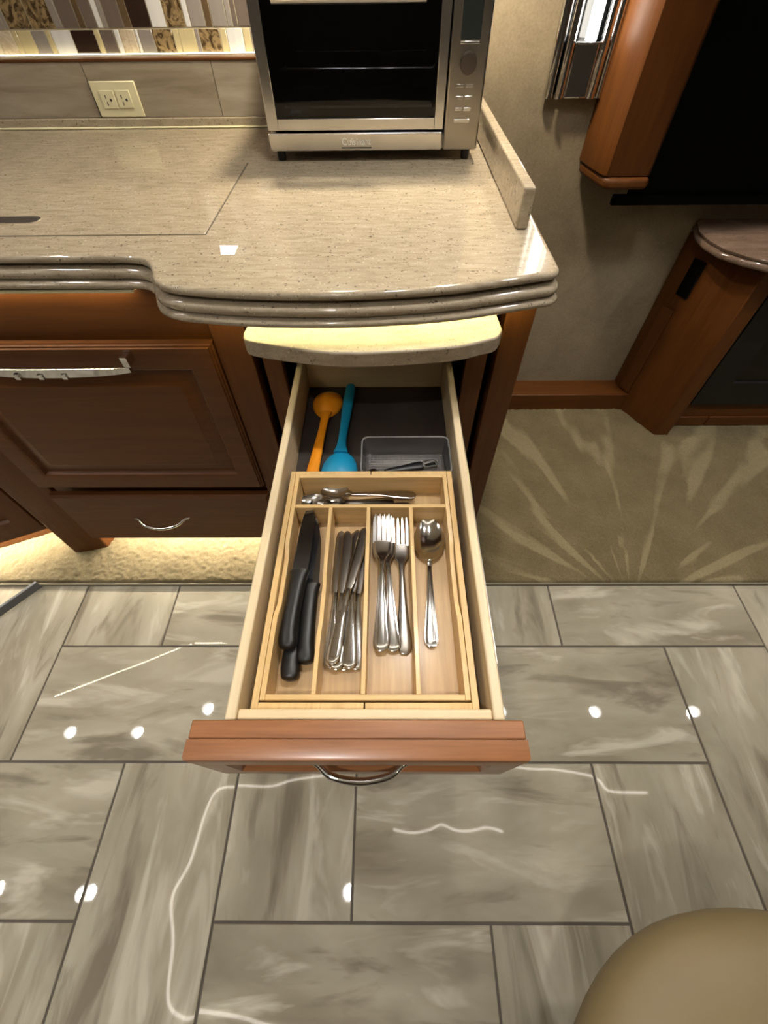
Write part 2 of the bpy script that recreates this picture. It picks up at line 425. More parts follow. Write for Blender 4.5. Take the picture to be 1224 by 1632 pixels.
# ---- ceiling lights and rope lights (seen as reflections in the tiles)
def spot(x, y, label, lens='spot'):
    t = thing('ceiling_spotlight', label, 'spotlight', (x, y, ZC), group='recessed ceiling spotlights')
    MB().lathe([(0.039, -0.001), (0.039, -0.047), (0.043, -0.049), (0.046, -0.047), (0.048, -0.0005)], 24, (x, y, ZC), cap=False).build('baffle_ring', 'black_plastic', t)
    MB().lathe([(0.034, -0.002), (0.034, -0.006)], 16, (x, y, ZC)).build('lens', lens, t)
def overhead(x0, x1, y0, z0, n, label):
    t = thing('overhead_cabinet', label, 'cabinet', ((x0+x1)/2, 1.5, z0))
    box(x0, x1, y0+.022, YB-.001, z0, ZC-.002).build('body', 'wood_x', t, bevel=0.002)
    w = (x1-x0)/n
    for k in range(n):
        xa, xb = x0+k*w+.006, x0+(k+1)*w-.006
        d = MB(); rect_loops(d, xa, xb, z0+.006, ZC-.02, [(0, .02), (0, .005), (.004, 0), (.055, 0), (.06, .009), (.072, .009), (.10, .003)], y0)
        d.add([(xa+.1, y0+.003, z0+.106), (xb-.1, y0+.003, z0+.106), (xb-.1, y0+.003, ZC-.12), (xa+.1, y0+.003, ZC-.12)], [(0, 1, 2, 3)])
        d.build('door', 'wood_z', t, sharp=28)
overhead(-1.7, .395, 1.20, 1.56, 4, 'cherry overhead cabinet with puck lights above the countertop')
overhead(.40, 2.6, .98, 1.52, 4, 'unseen cherry overhead cabinet added to shade the window wall and fireplace')  # out-of-frame cabinet, added to block ceiling spots from the window wall
for x, y, lb in ((-.14, 1.31, 'round warm puck light above the glass door of the toaster oven'), (.22, 1.33, 'round warm puck light above the counter end by the side splash')):
    t = thing('puck_light', lb, 'light', (x, y, 1.56), group='puck lights over the counter')
    MB().lathe([(.036, 0), (.040, -.012), (.036, -.014), (.0335, -.010)], 24, (x, y, 1.5595)).build('housing', 'chrome', t)
    MB().lathe([(.033, -.0145), (.033, -.0170)], 16, (x, y, 1.5595)).build('lens', 'puck', t)
for x, y, lb in ((-1.29, .65, 'recessed spotlight mirrored in the tile beside the drawer front, at its left end'),
                 (0.11, .65, 'recessed spotlight straight above the open drawer'),
                 (0.814, .652, 'recessed spotlight mirrored right beside the maple drawer side, almost hidden by it'),
                 (1.49, .652, 'recessed spotlight mirrored in the middle of the tile right of the drawer'),
                 (2.18, .637, 'recessed spotlight mirrored across a tile joint far right of the drawer'),
                 (-1.75, .495, 'recessed spotlight mirrored below the dotted strip reflection, nearer the drawer'),
                 (-2.22, .49, 'recessed spotlight mirrored below the dotted strip reflection, farther from the drawer'),
                 (-1.77, -.33, 'recessed spotlight mirrored across a tile joint at the lower left'),
                 (-2.29, -.31, 'recessed spotlight mirrored in the floor at the left picture edge'),
                 (-0.235, -.333, 'recessed spotlight mirrored across the tile joint below the drawer handle'),
                 (0.9, -1.25, 'recessed spotlight in the ceiling behind the beige seat'),
                 (-0.6, -1.25, 'recessed spotlight in the ceiling over the aisle behind the viewer'),
                 (2.2, -0.9, 'recessed spotlight in the ceiling toward the far right wall')):
    spot(x, y, lb)
def rope(pts, name, label):
    p = catmull([(a, b, ZC-0.012) for a, b in pts], 5)
    rs = []
    for i, q in enumerate(p):
        tg = (p[min(i+1, len(p)-1)]-p[max(i-1, 0)]).normalized(); sd = Vector((tg.y, -tg.x, 0))*0.0065
        rs.append([q-sd+Vector((0, 0, .011)), q-sd*.8, q+sd*.8, q+sd+Vector((0, 0, .011))])
    o = MB().rings(rs).build(name, 'rope')
    prop(o, label, 'rope light', 'rope lights on the ceiling')
rope([(1.71, .16), (1.47, .17), (1.40, .24), (1.15, .285), (.95, .29), (.5, .33), (0, .30), (-.584, .237), (-.78, .19), (-1.0, .195), (-1.14, .18), (-1.195, .06), (-1.227, -.19), (-1.292, -.356), (-1.228, -.546), (-1.187, -.76), (-1.08, -.822), (-.99, -.81), (-.754, -.829), (-.66, -.85), (-.3, -.90)], 'rope_light', 'long curving rope light mirrored as a bright outline in the tiles')
rope([(.044, -.038), (.16, -.056), (.27, -.045), (.351, -.018), (.44, -.048), (.54, -.052), (.64, -.036), (.733, -.055)], 'rope_light', 'short wavy rope light mirrored below the drawer')

# ================================================================== BACKSPLASH
bs = prop(box(-1.75, 0.235, 1.497, YB, 0.93, 1.067).build('wall_backsplash', 'cream_grout'), 'stone tile backsplash with glass mosaic above the counter', kind='structure')
seams = [-1.75, -1.38, -1.0625, -.745, -.427, -.109, .209, .235]
for a, b in zip(seams[:-1], seams[1:]):
    box(a+.0008, b-.0008, 1.488, 1.498, 0.966, 1.067).build('stone_tile', 'splash_stone', bs, bevel=0.0006)
box(-1.75, 0.235, 1.486, YB-.02, 1.067, 1.072).build('top_ledge', 'wood_x', bs, bevel=0.001)
box(-1.75, 0.235, 1.480, 1.497, 0.9455, 0.9655).build('curb', 'stone', bs, bevel=0.002)
box(-1.75, 0.22, 1.474, 1.481, 0.9452, 0.9495).build('caulk_bead', 'ivory', bs, bevel=0.002)
low = [(-.97, 'b'), (-.938, 'b'), (-.899, 'c'), (-.886, 'c'), (-.852, 'g'), (-.818, 'c'), (-.805, 'w'), (-.757, 'd'), (-.70, 'c'), (-.687, 't'), (-.653, 'w'), (-.64, 'b'), (-.603, 'w'), (-.595, 'g'), (-.561, 'm'), (-.512, 'c'), (-.498, 'c'), (-.459, 'g'), (-.449, 'm'), (-.399, 'c'), (-.383, 'w'), (-.344, 'c'), (-.326, 'g'), (-.30, 'm'), (-.26, 'w'), (-.22, 'd')]
upr = [(-.953, 'g'), (-.908, 'g'), (-.898, 'm'), (-.842, 'm'), (-.786, 'g'), (-.768, 't'), (-.728, 'n'), (-.713, 't'), (-.685, 'w'), (-.672, 'g'), (-.66, 't'), (-.622, 'n'), (-.604, 'd'), (-.556, 'w'), (-.52, 'm'), (-.475, 'w'), (-.462, 'g'), (-.427, 'n'), (-.411, 'g'), (-.376, 'g'), (-.363, 't'), (-.351, 't'), (-.318, 'c'), (-.30, 'm'), (-.25, 'g'), (-.2, 'd')]
rm = random.Random(5)
def mosaic_row(z0, z1, row, sc=1.012):
    for (a, k), (b, _) in zip(row[:-1], row[1:]):
        box(a*sc+.0009, b*sc-.0009, YB-0.010, YB, z0+.0006, z1-.0006).build('mosaic_tile', GT[k], bs, bevel=0.0008, seg=1)
box(-1.2, 0.2, YB-0.0085, YB+.001, 1.073, 1.40).build('mosaic_grout', 'cream_grout', bs)
mosaic_row(1.0735, 1.1135, low); mosaic_row(1.1155, 1.192, upr)
mosaic_row(1.194, 1.228, [(a-.03, rm.choice('wcgtdnmb')) for a, _ in low]); mosaic_row(1.230, 1.306, [(a+.02, rm.choice('wcgtdnmb')) for a, _ in upr])
t = thing('accent_light_strip', 'thin warm LED strip glowing along the foot of the glass mosaic', 'light strip', (-.7, 1.53, 1.0725))
box(-1.7, 0.2, 1.5315, 1.5345, 1.0722, 1.0732).build('light_channel', 'bar_grey', t)
box(-1.7, 0.2, 1.532, 1.534, 1.0732, 1.0748).build('light_diffuser', 'mosaic_led', t)
# outlet
t = thing('wall_outlet', 'ivory double power outlet on the stone backsplash', 'outlet', (-.685, 1.488, .966))
pl = box(-.742, -.628, 1.4825, 1.488, .967, 1.034).build('cover_plate', 'ivory', t, bevel=0.002)
for cx in (-.706, -.666):
    box(cx-.018, cx+.018, 1.4805, 1.4826, .984, 1.018).build('receptacle', 'ivory', t, bevel=0.0012)
    mb = MB().box(cx-.006, cx-.004, 1.480, 1.4806, 1.003, 1.010).box(cx-.006, cx-.004, 1.480, 1.4806, .990, .997)
    mb.build('slots', 'slot_dark', t); MB().lathe([(.0028, 0), (.0028, .0006)], 12, (cx+.006, 1.4800, 1.0), 'y').build('ground_hole', 'slot_dark', t)

# ================================================================== COUNTERTOP
pts = [(-1.62, .44), (-1.3, .582), (-1.0, .713), (-.94, .731), (-.8, .733), (-.62, .733), (-.46, .732), (-.425, .7315), (-.396, .725), (-.376, .708), (-.366, .690), (-.357, .668), (-.345, .648), (-.325, .634), (-.288, .6235), (-.195, .6115), (-.06, .608), (.076, .6205), (.17, .6425), (.235, .661)]
front = [(p.x, p.y) for p in catmull([(a, b, 0) for a, b in pts], 5)]
cx, cy, r = .241, .686, .023
corner = [(cx+r*math.cos(a), cy+r*math.sin(a)) for a in [R(-70+k*12) for k in range(7)]]
outline = front + corner + [(.264, .75), (.264, .9), (.264, 1.2), (.264, 1.485), (-1.62, 1.485)]
N = len(outline)
def offset(d):
    out = []
    for i, p in enumerate(outline):
        if i >= N-2 or i == 0:
            out.append((p[0]+(d if i == N-2 else 0), p[1]+(-d if i == 0 else 0))); continue
        a, b = Vector(outline[i-1]), Vector(outline[i+1]); tg = (b-a).normalized()
        out.append((p[0]+tg.y*d, p[1]-tg.x*d))
    return out
prof = [(.880, -.03), (.880, .002), (.8825, .007), (.887, .0095), (.892, .0085), (.8965, .004), (.8985, -.001), (.900, .002), (.905, .005), (.911, .0055), (.917, .003), (.9215, -.004), (.9235, -.011), (.926, -.012), (.9275, -.009), (.9295, -.003), (.934, .0005), (.940, -.0003), (.9435, -.0022), (.945, -.0052), (.945, -.0085)]
mb = MB().rings([[(x, y, .945-(.945-z)*.77) for x, y in offset(d)] for z, d in prof])
ct = mb.build('countertop', 'stone', sharp=60)
prop(ct, 'polished taupe stone countertop with bowed ogee front edge', 'countertop')
# side splash at the counter's right end
sp = box(.2205, .2405, .819, 1.480, .9455, 1.0055).build('side_splash', 'stone', bevel=0.0035, seg=3)
prop(sp, 'low upright taupe stone splash at the counter end beside the toaster oven', 'stone splash')
# sink cover panel with finger slot
t = thing('sink_cover', 'flush stone sink cover set into the counter with a finger slot', 'sink cover', (-.75, 1.0, .945))
box(-1.15, -.3085, .809, 1.1915, .9448, .9453).build('seam', 'groove', t)
box(-1.15, -.3105, .811, 1.1895, .9451, .9461).build('cover_panel', 'stone', t, bevel=0.0005)
st = [(-.642+.0165*math.cos(a)+(0 if math.cos(a) >= 0 else -.085), .877+.0165*math.sin(a)) for a in [R(k*15) for k in range(24)]]
MB().prism(st, .9455, .9463).build('finger_slot', 'slot_dark', t)
MB().tube([(x, y, .9462) for x, y in st], .0012, 6, closed=True).build('slot_rim', 'stone', t)
stk = MB().prism([(-.2755, .7675), (-.2445, .7665), (-.2435, .7315), (-.2655, .7325)], .9452, .9457).build('price_sticker', 'paper')
prop(stk, 'small white square sticker on the countertop', 'sticker')

# LED strip below the counter lip
def led_strip(path, z, name, label, mat, step=.013, w=.0036):
    t = thing(name, label, 'light strip', (path[0][0], path[0][1], z))
    mb = MB(); tape = MB()
    for (xa, ya), (xb, yb) in zip(path[:-1], path[1:]):
        a, b = Vector((xa, ya)), Vector((xb, yb)); L = (b-a).length; d = (b-a)/L; nn = Vector((-d.y, d.x))
        q = [a+nn*.005, b+nn*.005, b-nn*.005, a-nn*.005]
        tape.prism([(p.x, p.y) for p in q], z, z+.0012)
        for sg in (.0045, -.0065): tape.prism([(p.x, p.y) for p in (a+nn*(sg+.002), b+nn*(sg+.002), b+nn*sg, a+nn*sg)], z-.003, z)
        for k in range(int(L/step)):
            c = a+d*(k+.5)*step
            mb.box(c.x-w, c.x+w, c.y-w, c.y+w, z-.0012, z)
    tape.build('tape', 'ivory', t); mb.build('diodes', mat, t, kind='stuff')
led_strip([(-1.58, .472), (-.985, .7322), (-.43, .7325)], .8925, 'counter_light_strip', 'dotted LED strip under the counter lip above the dark door', 'dot_led')
t = thing('counter_light_strip', 'warm LED strip under the bowed counter lip above the stone shelf', 'light strip', (-.05, .64, .8785))
bow = catmull([(-.335, .694, 0), (-.25, .672, 0), (-.06, .660, 0), (.10, .670, 0), (.245, .700, 0)], 5)
MB().rings([[(p.x, p.y-.004, .8905), (p.x, p.y+.004, .8905), (p.x, p.y+.004, .8923), (p.x, p.y-.004, .8923)] for p in bow]).build('light_diffuser', 'lip_led', t)
MB().rings([[(p.x, p.y-.005, .8924), (p.x, p.y+.005, .8924), (p.x, p.y+.005, .8938), (p.x, p.y-.005, .8938)] for p in bow]).build('tape', 'ivory', t)

# ================================================================== BASE CABINETS
YC = .73
# --- unit with the panelled appliance door (left)
t = thing('base_cabinet', 'cherry base cabinet with chrome-handled raised panel door and low drawer', 'cabinet', (-.63, .76, 0))
mb = MB().box(-.943, -.3285, .742, 1.46, .79, .8935).box(-.943, -.3285, .742, 1.46, .118, .14).box(-.943, -.3285, .76, 1.46, .14, .79)
mb.build('body', 'wood_x', t, bevel=0.001)
box(-.943, -.3285, .838, .852, 0.012, .118).build('toe_kick', 'wood_x', t)
def panel_door(t, x0, x1, z0, z1, y, name, th=.02, fr=.062, mat='wood_x'):
    d = MB()
    rect_loops(d, x0, x1, z0, z1, [(0, th), (0, .010), (.003, .0085), (.004, .0045), (.007, .004), (.008, 0), (fr-.012, 0), (fr-.006, .003), (fr-.002, .010), (fr, .0115)], y)
    fo = d.build(name, mat, t, sharp=28)
    p = MB(); i = fr-.001
    rect_loops(p, x0+i, x1-i, z0+i, z1-i, [(0, .0115), (.004, .0115), (.012, .009), (.030, .0035), (.033, .002)], y)
    i += .033
    p.add([(x0+i, y+.002, z0+i), (x1-i, y+.002, z0+i), (x1-i, y+.002, z1-i), (x0+i, y+.002, z1-i)], [(0, 1, 2, 3)])
    p.build('raised_panel', mat, fo, sharp=28)
    return fo
d = panel_door(t, -.935, -.3285, .375, .797, .716, 'door')
# chrome bar handle with three cross clips
hx = [(-.80, .702), (-.76, .690), (-.68, .684), (-.60, .684), (-.53, .688), (-.487, .694)]
hp = catmull([(a, b, .762) for a, b in hx], 5)
mb = MB(); rs = []
for k, p in enumerate(hp):
    f = k/(len(hp)-1); h = .0048+.0040*math.sin(math.pi*f); dd = .0045
    rs.append([(p.x, p.y-dd, p.z-h), (p.x, p.y-dd*.2, p.z-h*1.15), (p.x, p.y+dd, p.z-h), (p.x, p.y+dd, p.z+h), (p.x, p.y-dd*.2, p.z+h*1.15), (p.x, p.y-dd, p.z+h)])
mb.rings(rs)
for xa, ya in ((-.795, .7), (-.489, .692)): mb.box(xa-.006, xa+.006, ya-.002, .718, .768, .788)
mb.build('handle', 'chrome', d, sharp=50)
for xx in (-.70, -.655, -.61): box(xx-.005, xx+.005, .676, .690, .751, .762).build('handle_clip', 'chrome', d, bevel=0.001)
dr = MB(); rect_loops(dr, -.935, -.329, .122, .338, [(0, .02), (0, .006), (.006, 0), (.012, 0)], .720)
dr.add([(-.923, .72, .134), (-.341, .72, .134), (-.341, .72, .326), (-.923, .72, .326)], [(0, 1, 2, 3)])
dr = dr.build('drawer', 'wood_x', t, sharp=28)
def bow_handle(x, y, z, w, out, drop, name, parent, r=.0042):
    p = catmull([(x-w/2-.012, y-.001, z), (x-w/2, y-.004, z), (x-w/3, y-out*.75, z-drop*.6), (x, y-out, z-drop), (x+w/3, y-out*.75, z-drop*.6), (x+w/2, y-.004, z), (x+w/2+.012, y-.001, z)], 6)
    rr_ = [r*(.6+.6*math.sin(math.pi*k/(len(p)-1))) for k in range(len(p))]
    MB().tube([tuple(q) for q in p], rr_, 10).build(name, 'chrome', parent)
bow_handle(-.662, .720, .236, .135, .030, .012, 'handle', dr)
# --- angled wing cabinet with corner post (far left)
ang = R(23.6)
t = thing('corner_cabinet', 'angled cherry cabinet with corner post at the counter bend', 'cabinet', (-1.06, .735, 0))
MB().prism([(-1.058, .735), (-1.012, .741), (-.956, .7575), (-.945, .80), (-.99, .86), (-1.09, .80)], 0.010, .8935).build('corner_post', 'wood_z', t, bevel=0.003)
dx, dy = -math.cos(ang), -math.sin(ang)
a = Vector((-1.062, .757)); n_ = Vector((-dy, dx))*-1
def wing(u, v):                     # u along the wing, v depth back from its face
    return (a.x+dx*u-v*math.sin(ang), a.y+dy*u+v*math.cos(ang))
MB().prism([wing(0, .02), wing(.62, .02), wing(.62, .55), wing(.0, .55)], .118, .885).build('body', 'wood_z', t)
MB().prism([wing(-.02, .10), wing(.62, .10), wing(.62, .115), wing(-.02, .115)], .012, .118).build('toe_kick', 'wood_x', t)
dwr = MB(); 
def wl(u, d, z): p = wing(u, d); return (p[0], p[1], z)
for z0, z1, nm in ((.15, .80, 'door'),):
    loops = [(0, .02), (0, .006), (.005, 0), (.058, 0), (.064, .009), (.075, .009), (.10, .003)]
    rs = [[wl(.02+i, d_, z0+i), wl(.52-i, d_, z0+i), wl(.52-i, d_, z1-i), wl(.02+i, d_, z1-i)] for i, d_ in loops]
    dwr.rings(rs, cap=False); i = .10
    dwr.add([wl(.02+i, .003, z0+i), wl(.52-i, .003, z0+i), wl(.52-i, .003, z1-i), wl(.02+i, .003, z1-i)], [(0, 1, 2, 3)])
dwr.build('door', 'wood_z', t, sharp=28)
# toe-kick LED lights
def toe_led(name, label, q):
    tt = thing(name, label, 'light strip', (q[0][0], q[0][1], .11))
    MB().prism(q, .108, .1115).build('light_diffuser', 'toe_led', tt)
    MB().prism(q, .1117, .1175).build('light_channel', 'bar_grey', tt)
toe_led('toe_light_strip', 'warm LED strip under the low drawer lighting the carpet', [(-.93, .822), (-.33, .822), (-.33, .834), (-.93, .834)])
toe_led('toe_light_strip', 'warm LED strip under the angled corner cabinet', [wing(.02, .082), wing(.6, .082), wing(.6, .094), wing(.02, .094)])

# --- bay cabinet holding the pull-out cart: stiles left and right
t = thing('bay_cabinet', 'cherry end cabinet bay with tall stiles framing the pull-out drawer unit', 'cabinet', (-.03, .76, 0))
box(-.327, -.2625, YC, .765, .012, .8935).build('stile', 'wood_z', t, bevel=0.002)
box(.2125, .2645, YC, .765, .012, .8935).build('stile', 'wood_z', t, bevel=0.002)
box(.2465, .2645, .765, 1.46, .012, .8935).build('side_panel', 'wood_y', t, bevel=0.001)
box(-.327, -.309, .765, 1.46, .012, .8935).build('side_panel', 'wood_y', t, bevel=0.001)
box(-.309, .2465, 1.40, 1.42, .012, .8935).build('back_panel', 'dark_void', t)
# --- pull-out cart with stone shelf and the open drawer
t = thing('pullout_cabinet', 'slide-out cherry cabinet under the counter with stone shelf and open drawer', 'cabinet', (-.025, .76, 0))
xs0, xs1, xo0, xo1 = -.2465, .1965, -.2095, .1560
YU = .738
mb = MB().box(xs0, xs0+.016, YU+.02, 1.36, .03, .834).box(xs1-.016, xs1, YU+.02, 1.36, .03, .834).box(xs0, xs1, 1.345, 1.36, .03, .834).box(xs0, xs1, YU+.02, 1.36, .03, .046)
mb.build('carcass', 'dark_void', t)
box(xs0, xo0, YU, YU+.02, .03, .834).build('face_stile', 'wood_z', t, bevel=0.0015)
box(xo1, xs1, YU, YU+.02, .03, .834).build('face_stile', 'wood_z', t, bevel=0.0015)
box(xo0, xo1, YU, YU+.02, .79, .834).build('face_rail', 'wood_x', t, bevel=0.0015)
box(xo0, xo1, YU, YU+.02, .555, .585).build('face_rail', 'wood_x', t, bevel=0.0015)
pd = MB(); rect_loops(pd, xo0-.008, xo1+.008, .06, .565, [(0, .018), (0, .004), (.004, 0), (.055, 0), (.06, .009), (.07, .009), (.095, .003)], YU-.018)
i = .095; pd.add([(xo0-.008+i, YU-.015, .06+i), (xo1+.008-i, YU-.015, .06+i), (xo1+.008-i, YU-.015, .565-i), (xo0-.008+i, YU-.015, .565-i)], [(0, 1, 2, 3)])
pd.build('lower_door', 'wood_z', t, sharp=28)
# stone shelf (bowed front)
sh = [(-.222, .76), (-.233, .66), (-.2345, .643), (-.228, .6235), (-.203, .613), (-.168, .604), (-.110, .5915), (-.058, .5865), (.0115, .5895), (.070, .596), (.117, .604), (.158, .619), (.176, .627), (.1865, .644), (.188, .662), (.182, .76)]
shp = [(p.x, p.y) for p in catmull([(x, y, 0) for x, y in sh], 5)]
o = MB().prism(shp, .837, .864).build('stone_shelf', 'shelf_stone', t, bevel=0.003, seg=3)
# the drawer
DX0, DX1, DY0, DY1, ZR, ZL = -.188, .134, .094, .800, .720, .6475
dw = bpy.data.objects.new('drawer', None); col.objects.link(dw); dw.parent = t; dw.empty_display_size = .02; W['drawer'] = W[t.name]; W[dw.name] = W[t.name]
dw['label'] = 'open maple drawer with cherry front'
th = .0135
def soft_board(x0, x1, y0, y1, z0, z1, name, mat):
    return box(x0, x1, y0, y1, z0, z1).build(name, mat, dw, bevel=0.0025, seg=3)
soft_board(DX0, DX0+th, DY0, DY1, .615, ZR, 'side_board', 'maple_y')
soft_board(DX1-th, DX1, DY0, DY1, .615, ZR, 'side_board', 'maple_y')
soft_board(DX0+th, DX1-th, DY0+.001, DY0+.0125, .615, ZR-.004, 'front_board', 'maple_x')
soft_board(DX0+th, DX1-th, DY1-.013, DY1, .615, ZR, 'back_board', 'maple_x')
box(DX0+th, DX1-th, DY0+.0125, DY1-.013, .630, .6455).build('bottom_board', 'maple_y', dw)
box(DX0+th+.001, DX1-th-.001, DY0+.0135, DY1-.014, .6456, ZL).build('liner', 'liner', dw)
FX0, FX1 = -.2245, .1545
box(FX0+.001, FX1-.001, .0745, DY0-.0002, .577, ZR+.0005).build('sub_front', 'lit_front_wood', dw, bevel=0.0015)
mb = MB(); rect_loops(mb, FX0, FX1, .574, ZR+.0008, [(0, .0215), (0, .004), (.0012, .0012), (.004, 0), (.036, 0), (.042, .008)], .0525)
i = .042; mb.add([(FX0+i, .0605, .574+i), (FX1-i, .0605, .574+i), (FX1-i, .0605, ZR+.0008-i), (FX0+i, .0605, ZR+.0008-i)], [(0, 1, 2, 3)])
mb.add([(FX0, .074, .574), (FX1, .074, .574), (FX1, .074, ZR+.0008), (FX0, .074, ZR+.0008)], [(0, 1, 2, 3)])
mb.build('drawer_front', 'lit_front_wood', dw, sharp=28)
bow_handle(-.034, .0605, .648, .104, .0215, .004, 'drawer_handle', dw, .0040)
for s_ in (0, 1):
    xa = DX0-.012 if s_ == 0 else DX1+.0015
    box(xa, xa+.0105, .17, 1.1, .64, .675).build('slide_rail', 'steel_dark', dw)

# ================================================================== BAMBOO TRAY
TX0, TX1, TY0, TY1, TZ = -.166, .110, .1085, .490, .6985
XM = -.0285
ZB = ZL+.0003
t = thing('cutlery_tray', 'expandable bamboo cutlery tray with five compartments in the drawer', 'tray', (XM, .3, ZB))
w_ = .0085
for nm, xa, xb, sgn in (('outer_half', TX0, XM-.0008, 0), ('outer_half', XM+.0008, TX1, 1)):
    mb = MB()
    if sgn == 0: mb.box(xa, xa+w_, TY0, TY1, ZB, TZ); xi, xj = xa+w_, xb
    else: mb.box(xb-w_, xb, TY0, TY1, ZB, TZ); xi, xj = xa, xb-w_
    mb.box(xi, xj, TY0, TY0+w_, ZB, TZ).box(xi, xj, TY1-w_, TY1, ZB, TZ).box(xi, xj, TY0+w_, TY1-w_, ZB, ZB+.004)
    mb.build(nm, 'bamboo_y', t, bevel=0.0008)
IX0, IX1, IY0, IY1, IZ = -.1565, .1005, .119, .4805, .7005
ZT = ZB+.0072; wi = .0068
box(IX0, IX1, IY0, IY1, ZB+.0042, ZT).build('tray_floor', 'bamboo_floor', t)
def dip_wall(x0, x1, ya, yb, d0=.225, d1=.345, dep=.011, name='side_wall'):
    pr = [(ya, ZT), (yb, ZT), (yb, IZ)]
    if dep:
        pr += [(d1, IZ), (d1-.012, IZ-dep*.5), (d1-.024, IZ-dep), (d0+.024, IZ-dep), (d0+.012, IZ-dep*.5), (d0, IZ)]
    pr += [(ya, IZ)]
    MB().prism(pr, x0, x1, 'x').build(name, 'bamboo_y', t, bevel=0.0007)
dip_wall(IX0, IX0+wi, IY0, IY1); dip_wall(IX1-wi, IX1, IY0, IY1)
box(IX0+wi, IX1-wi, IY0, IY0+wi, ZT, IZ).build('end_wall', 'bamboo_x', t, bevel=0.0007)
box(IX0+wi, IX1-wi, IY1-wi, IY1, ZT, IZ).build('end_wall', 'bamboo_x', t, bevel=0.0007)
box(IX0+wi, IX1-wi, .4105, .4173, ZT, IZ-.0005).build('cross_divider', 'bamboo_x', t, bevel=0.0007)
dip_wall(-.0945, -.0885, IY0+wi, .4105, .20, .30, .008, 'divider')
dip_wall(-.0335, -.0275, IY0+wi, .4105, dep=0, name='divider'); dip_wall(.0345, .0405, IY0+wi, .4105, dep=0, name='divider')

# ================================================================== CUTLERY (local x = from handle end to tip)
def flat_loft(st, n=14, arch=0.0):
    """stations (x, half width, z centre, half thickness, power)"""
    rs = []
    for x, w, z, h in st:
        ring = []
        for k in range(n):
            a = 2*math.pi*k/n; c, s = math.cos(a), math.sin(a)
            y = w*math.copysign(abs(c)**.7, c); zz = h*math.copysign(abs(s)**.8, s)
            ring.append((x, y, z+zz))
        rs.append(ring)
    return rs
def sm(st, n=4): return [tuple(p) for p in _cat(st, n)]
def _cat(st, n):
    out = []; L = len(st)
    for i in range(L-1):
        g = lambda k: np.array(st[min(max(k, 0), L-1)], float)
        p0, p1, p2, p3 = g(i-1), g(i), g(i+1), g(i+2)
        for k in range(n):
            t_ = k/n; out.append(.5*((2*p1)+(p2-p0)*t_+(2*p0-5*p1+4*p2-p3)*t_**2+(3*p1-p0-3*p2+p3)*t_**3))
    out.append(np.array(st[-1], float)); return out
def bead_rim(mb, outline, z, r=.0007):
    left = [(x, w-.0012, z(x)) for x, w in outline]; right = [(x, -(w-.0012), z(x)) for x, w in reversed(outline)]
    return mb.tube(left[::-1] + right[::-1], r, 6) if False else mb.tube([(x, y, zz) for x, y, zz in (left[::-1]+[(outline[0][0]-.0002, 0, z(outline[0][0]))]+right[::-1])], r, 6)
def handle_st(L):   # shared patterned handle, end at x=0
    return sm([(0, .0015, .0030, .0008), (.002, .0062, .0030, .0014), (.008, .0098, .0031, .0018), (.018, .0104, .0033, .0020), (.04, .0086, .0040, .0021), (L*.6, .0058, .0052, .0021), (L*.88, .0040, .0052, .0019), (L, .0044, .0046, .0016)], 4)
def add_handle(t, L, mat, rim=True):
    st = handle_st(L)
    h = MB().rings(flat_loft(st)).build('handle', mat, t, local=True, sharp=70)
    if rim:
        oo = [(s[0], s[1]) for s in st if .003 <= s[0] <= L*.9]
        zz = {round(s[0], 6): s[2]+s[3]*.75 for s in st}
        z = lambda x: min(zz.items(), key=lambda kv: abs(kv[0]-x))[1]
        bead_rim(MB(), oo, z).build('beaded_rim', mat, h, local=True)
        inner = [(x, w*.52) for x, w in oo if .008 < x < L*.75]
        bead_rim(MB(), inner, lambda x: z(x)+.0005, .0006).build('inner_line', mat, h, local=True)
    return h
def make_table_knife():
    t = thing('table_knife', 'x', 'knife'); L = .112
    add_handle(t, L, 'cutlery')
    bl = sm([(L-.004, .0046, .0046, .0014), (L+.008, .0072, .0044, .0011), (L+.03, .0088, .0042, .0009), (L+.075, .0094, .0038, .0008), (L+.098, .0086, .0036, .0007), (L+.108, .0060, .0036, .0006), (L+.112, .0012, .0036, .0004)], 3)
    rs = [[(x, y*.9-(.003 if x > L+.06 else .003*(x-L)/.06 if x > L else 0), z) for x, y, z in r_] for r_ in flat_loft(bl, 10)]
    MB().rings(rs).build('blade', 'cutlery_plain', t, local=True, sharp=50)
    return t
def make_fork(style='cutlery', rim=True):
    t = thing('fork', 'x', 'fork'); L = .132
    add_handle(t, L, style, rim)
    mb = MB()
    hd = sm([(L-.004, .0042, .0046, .0016), (L+.008, .0050, .0040, .0014), (L+.018, .0110, .0026, .0011), (L+.030, .0134, .0022, .0010), (L+.042, .0136, .0026, .0010)], 3)
    mb.rings(flat_loft(hd, 12))
    for k in range(4):
        y = -.0111+k*.0074
        p = [(L+.040, y, .0026), (L+.060, y, .0046), (L+.078, y*.98, .0076), (L+.088, y*.96, .0098)]
        rs = []
        for (x, yy, z), hw in zip(p, (.0021, .0020, .0017, .0008)):
            rs.append([(x, yy-hw, z-.0008), (x, yy+hw, z-.0008), (x, yy+hw, z+.0008), (x, yy-hw, z+.0008)])
        mb.rings(rs)
    mb.build('head', style, t, local=True, sharp=50)
    return t
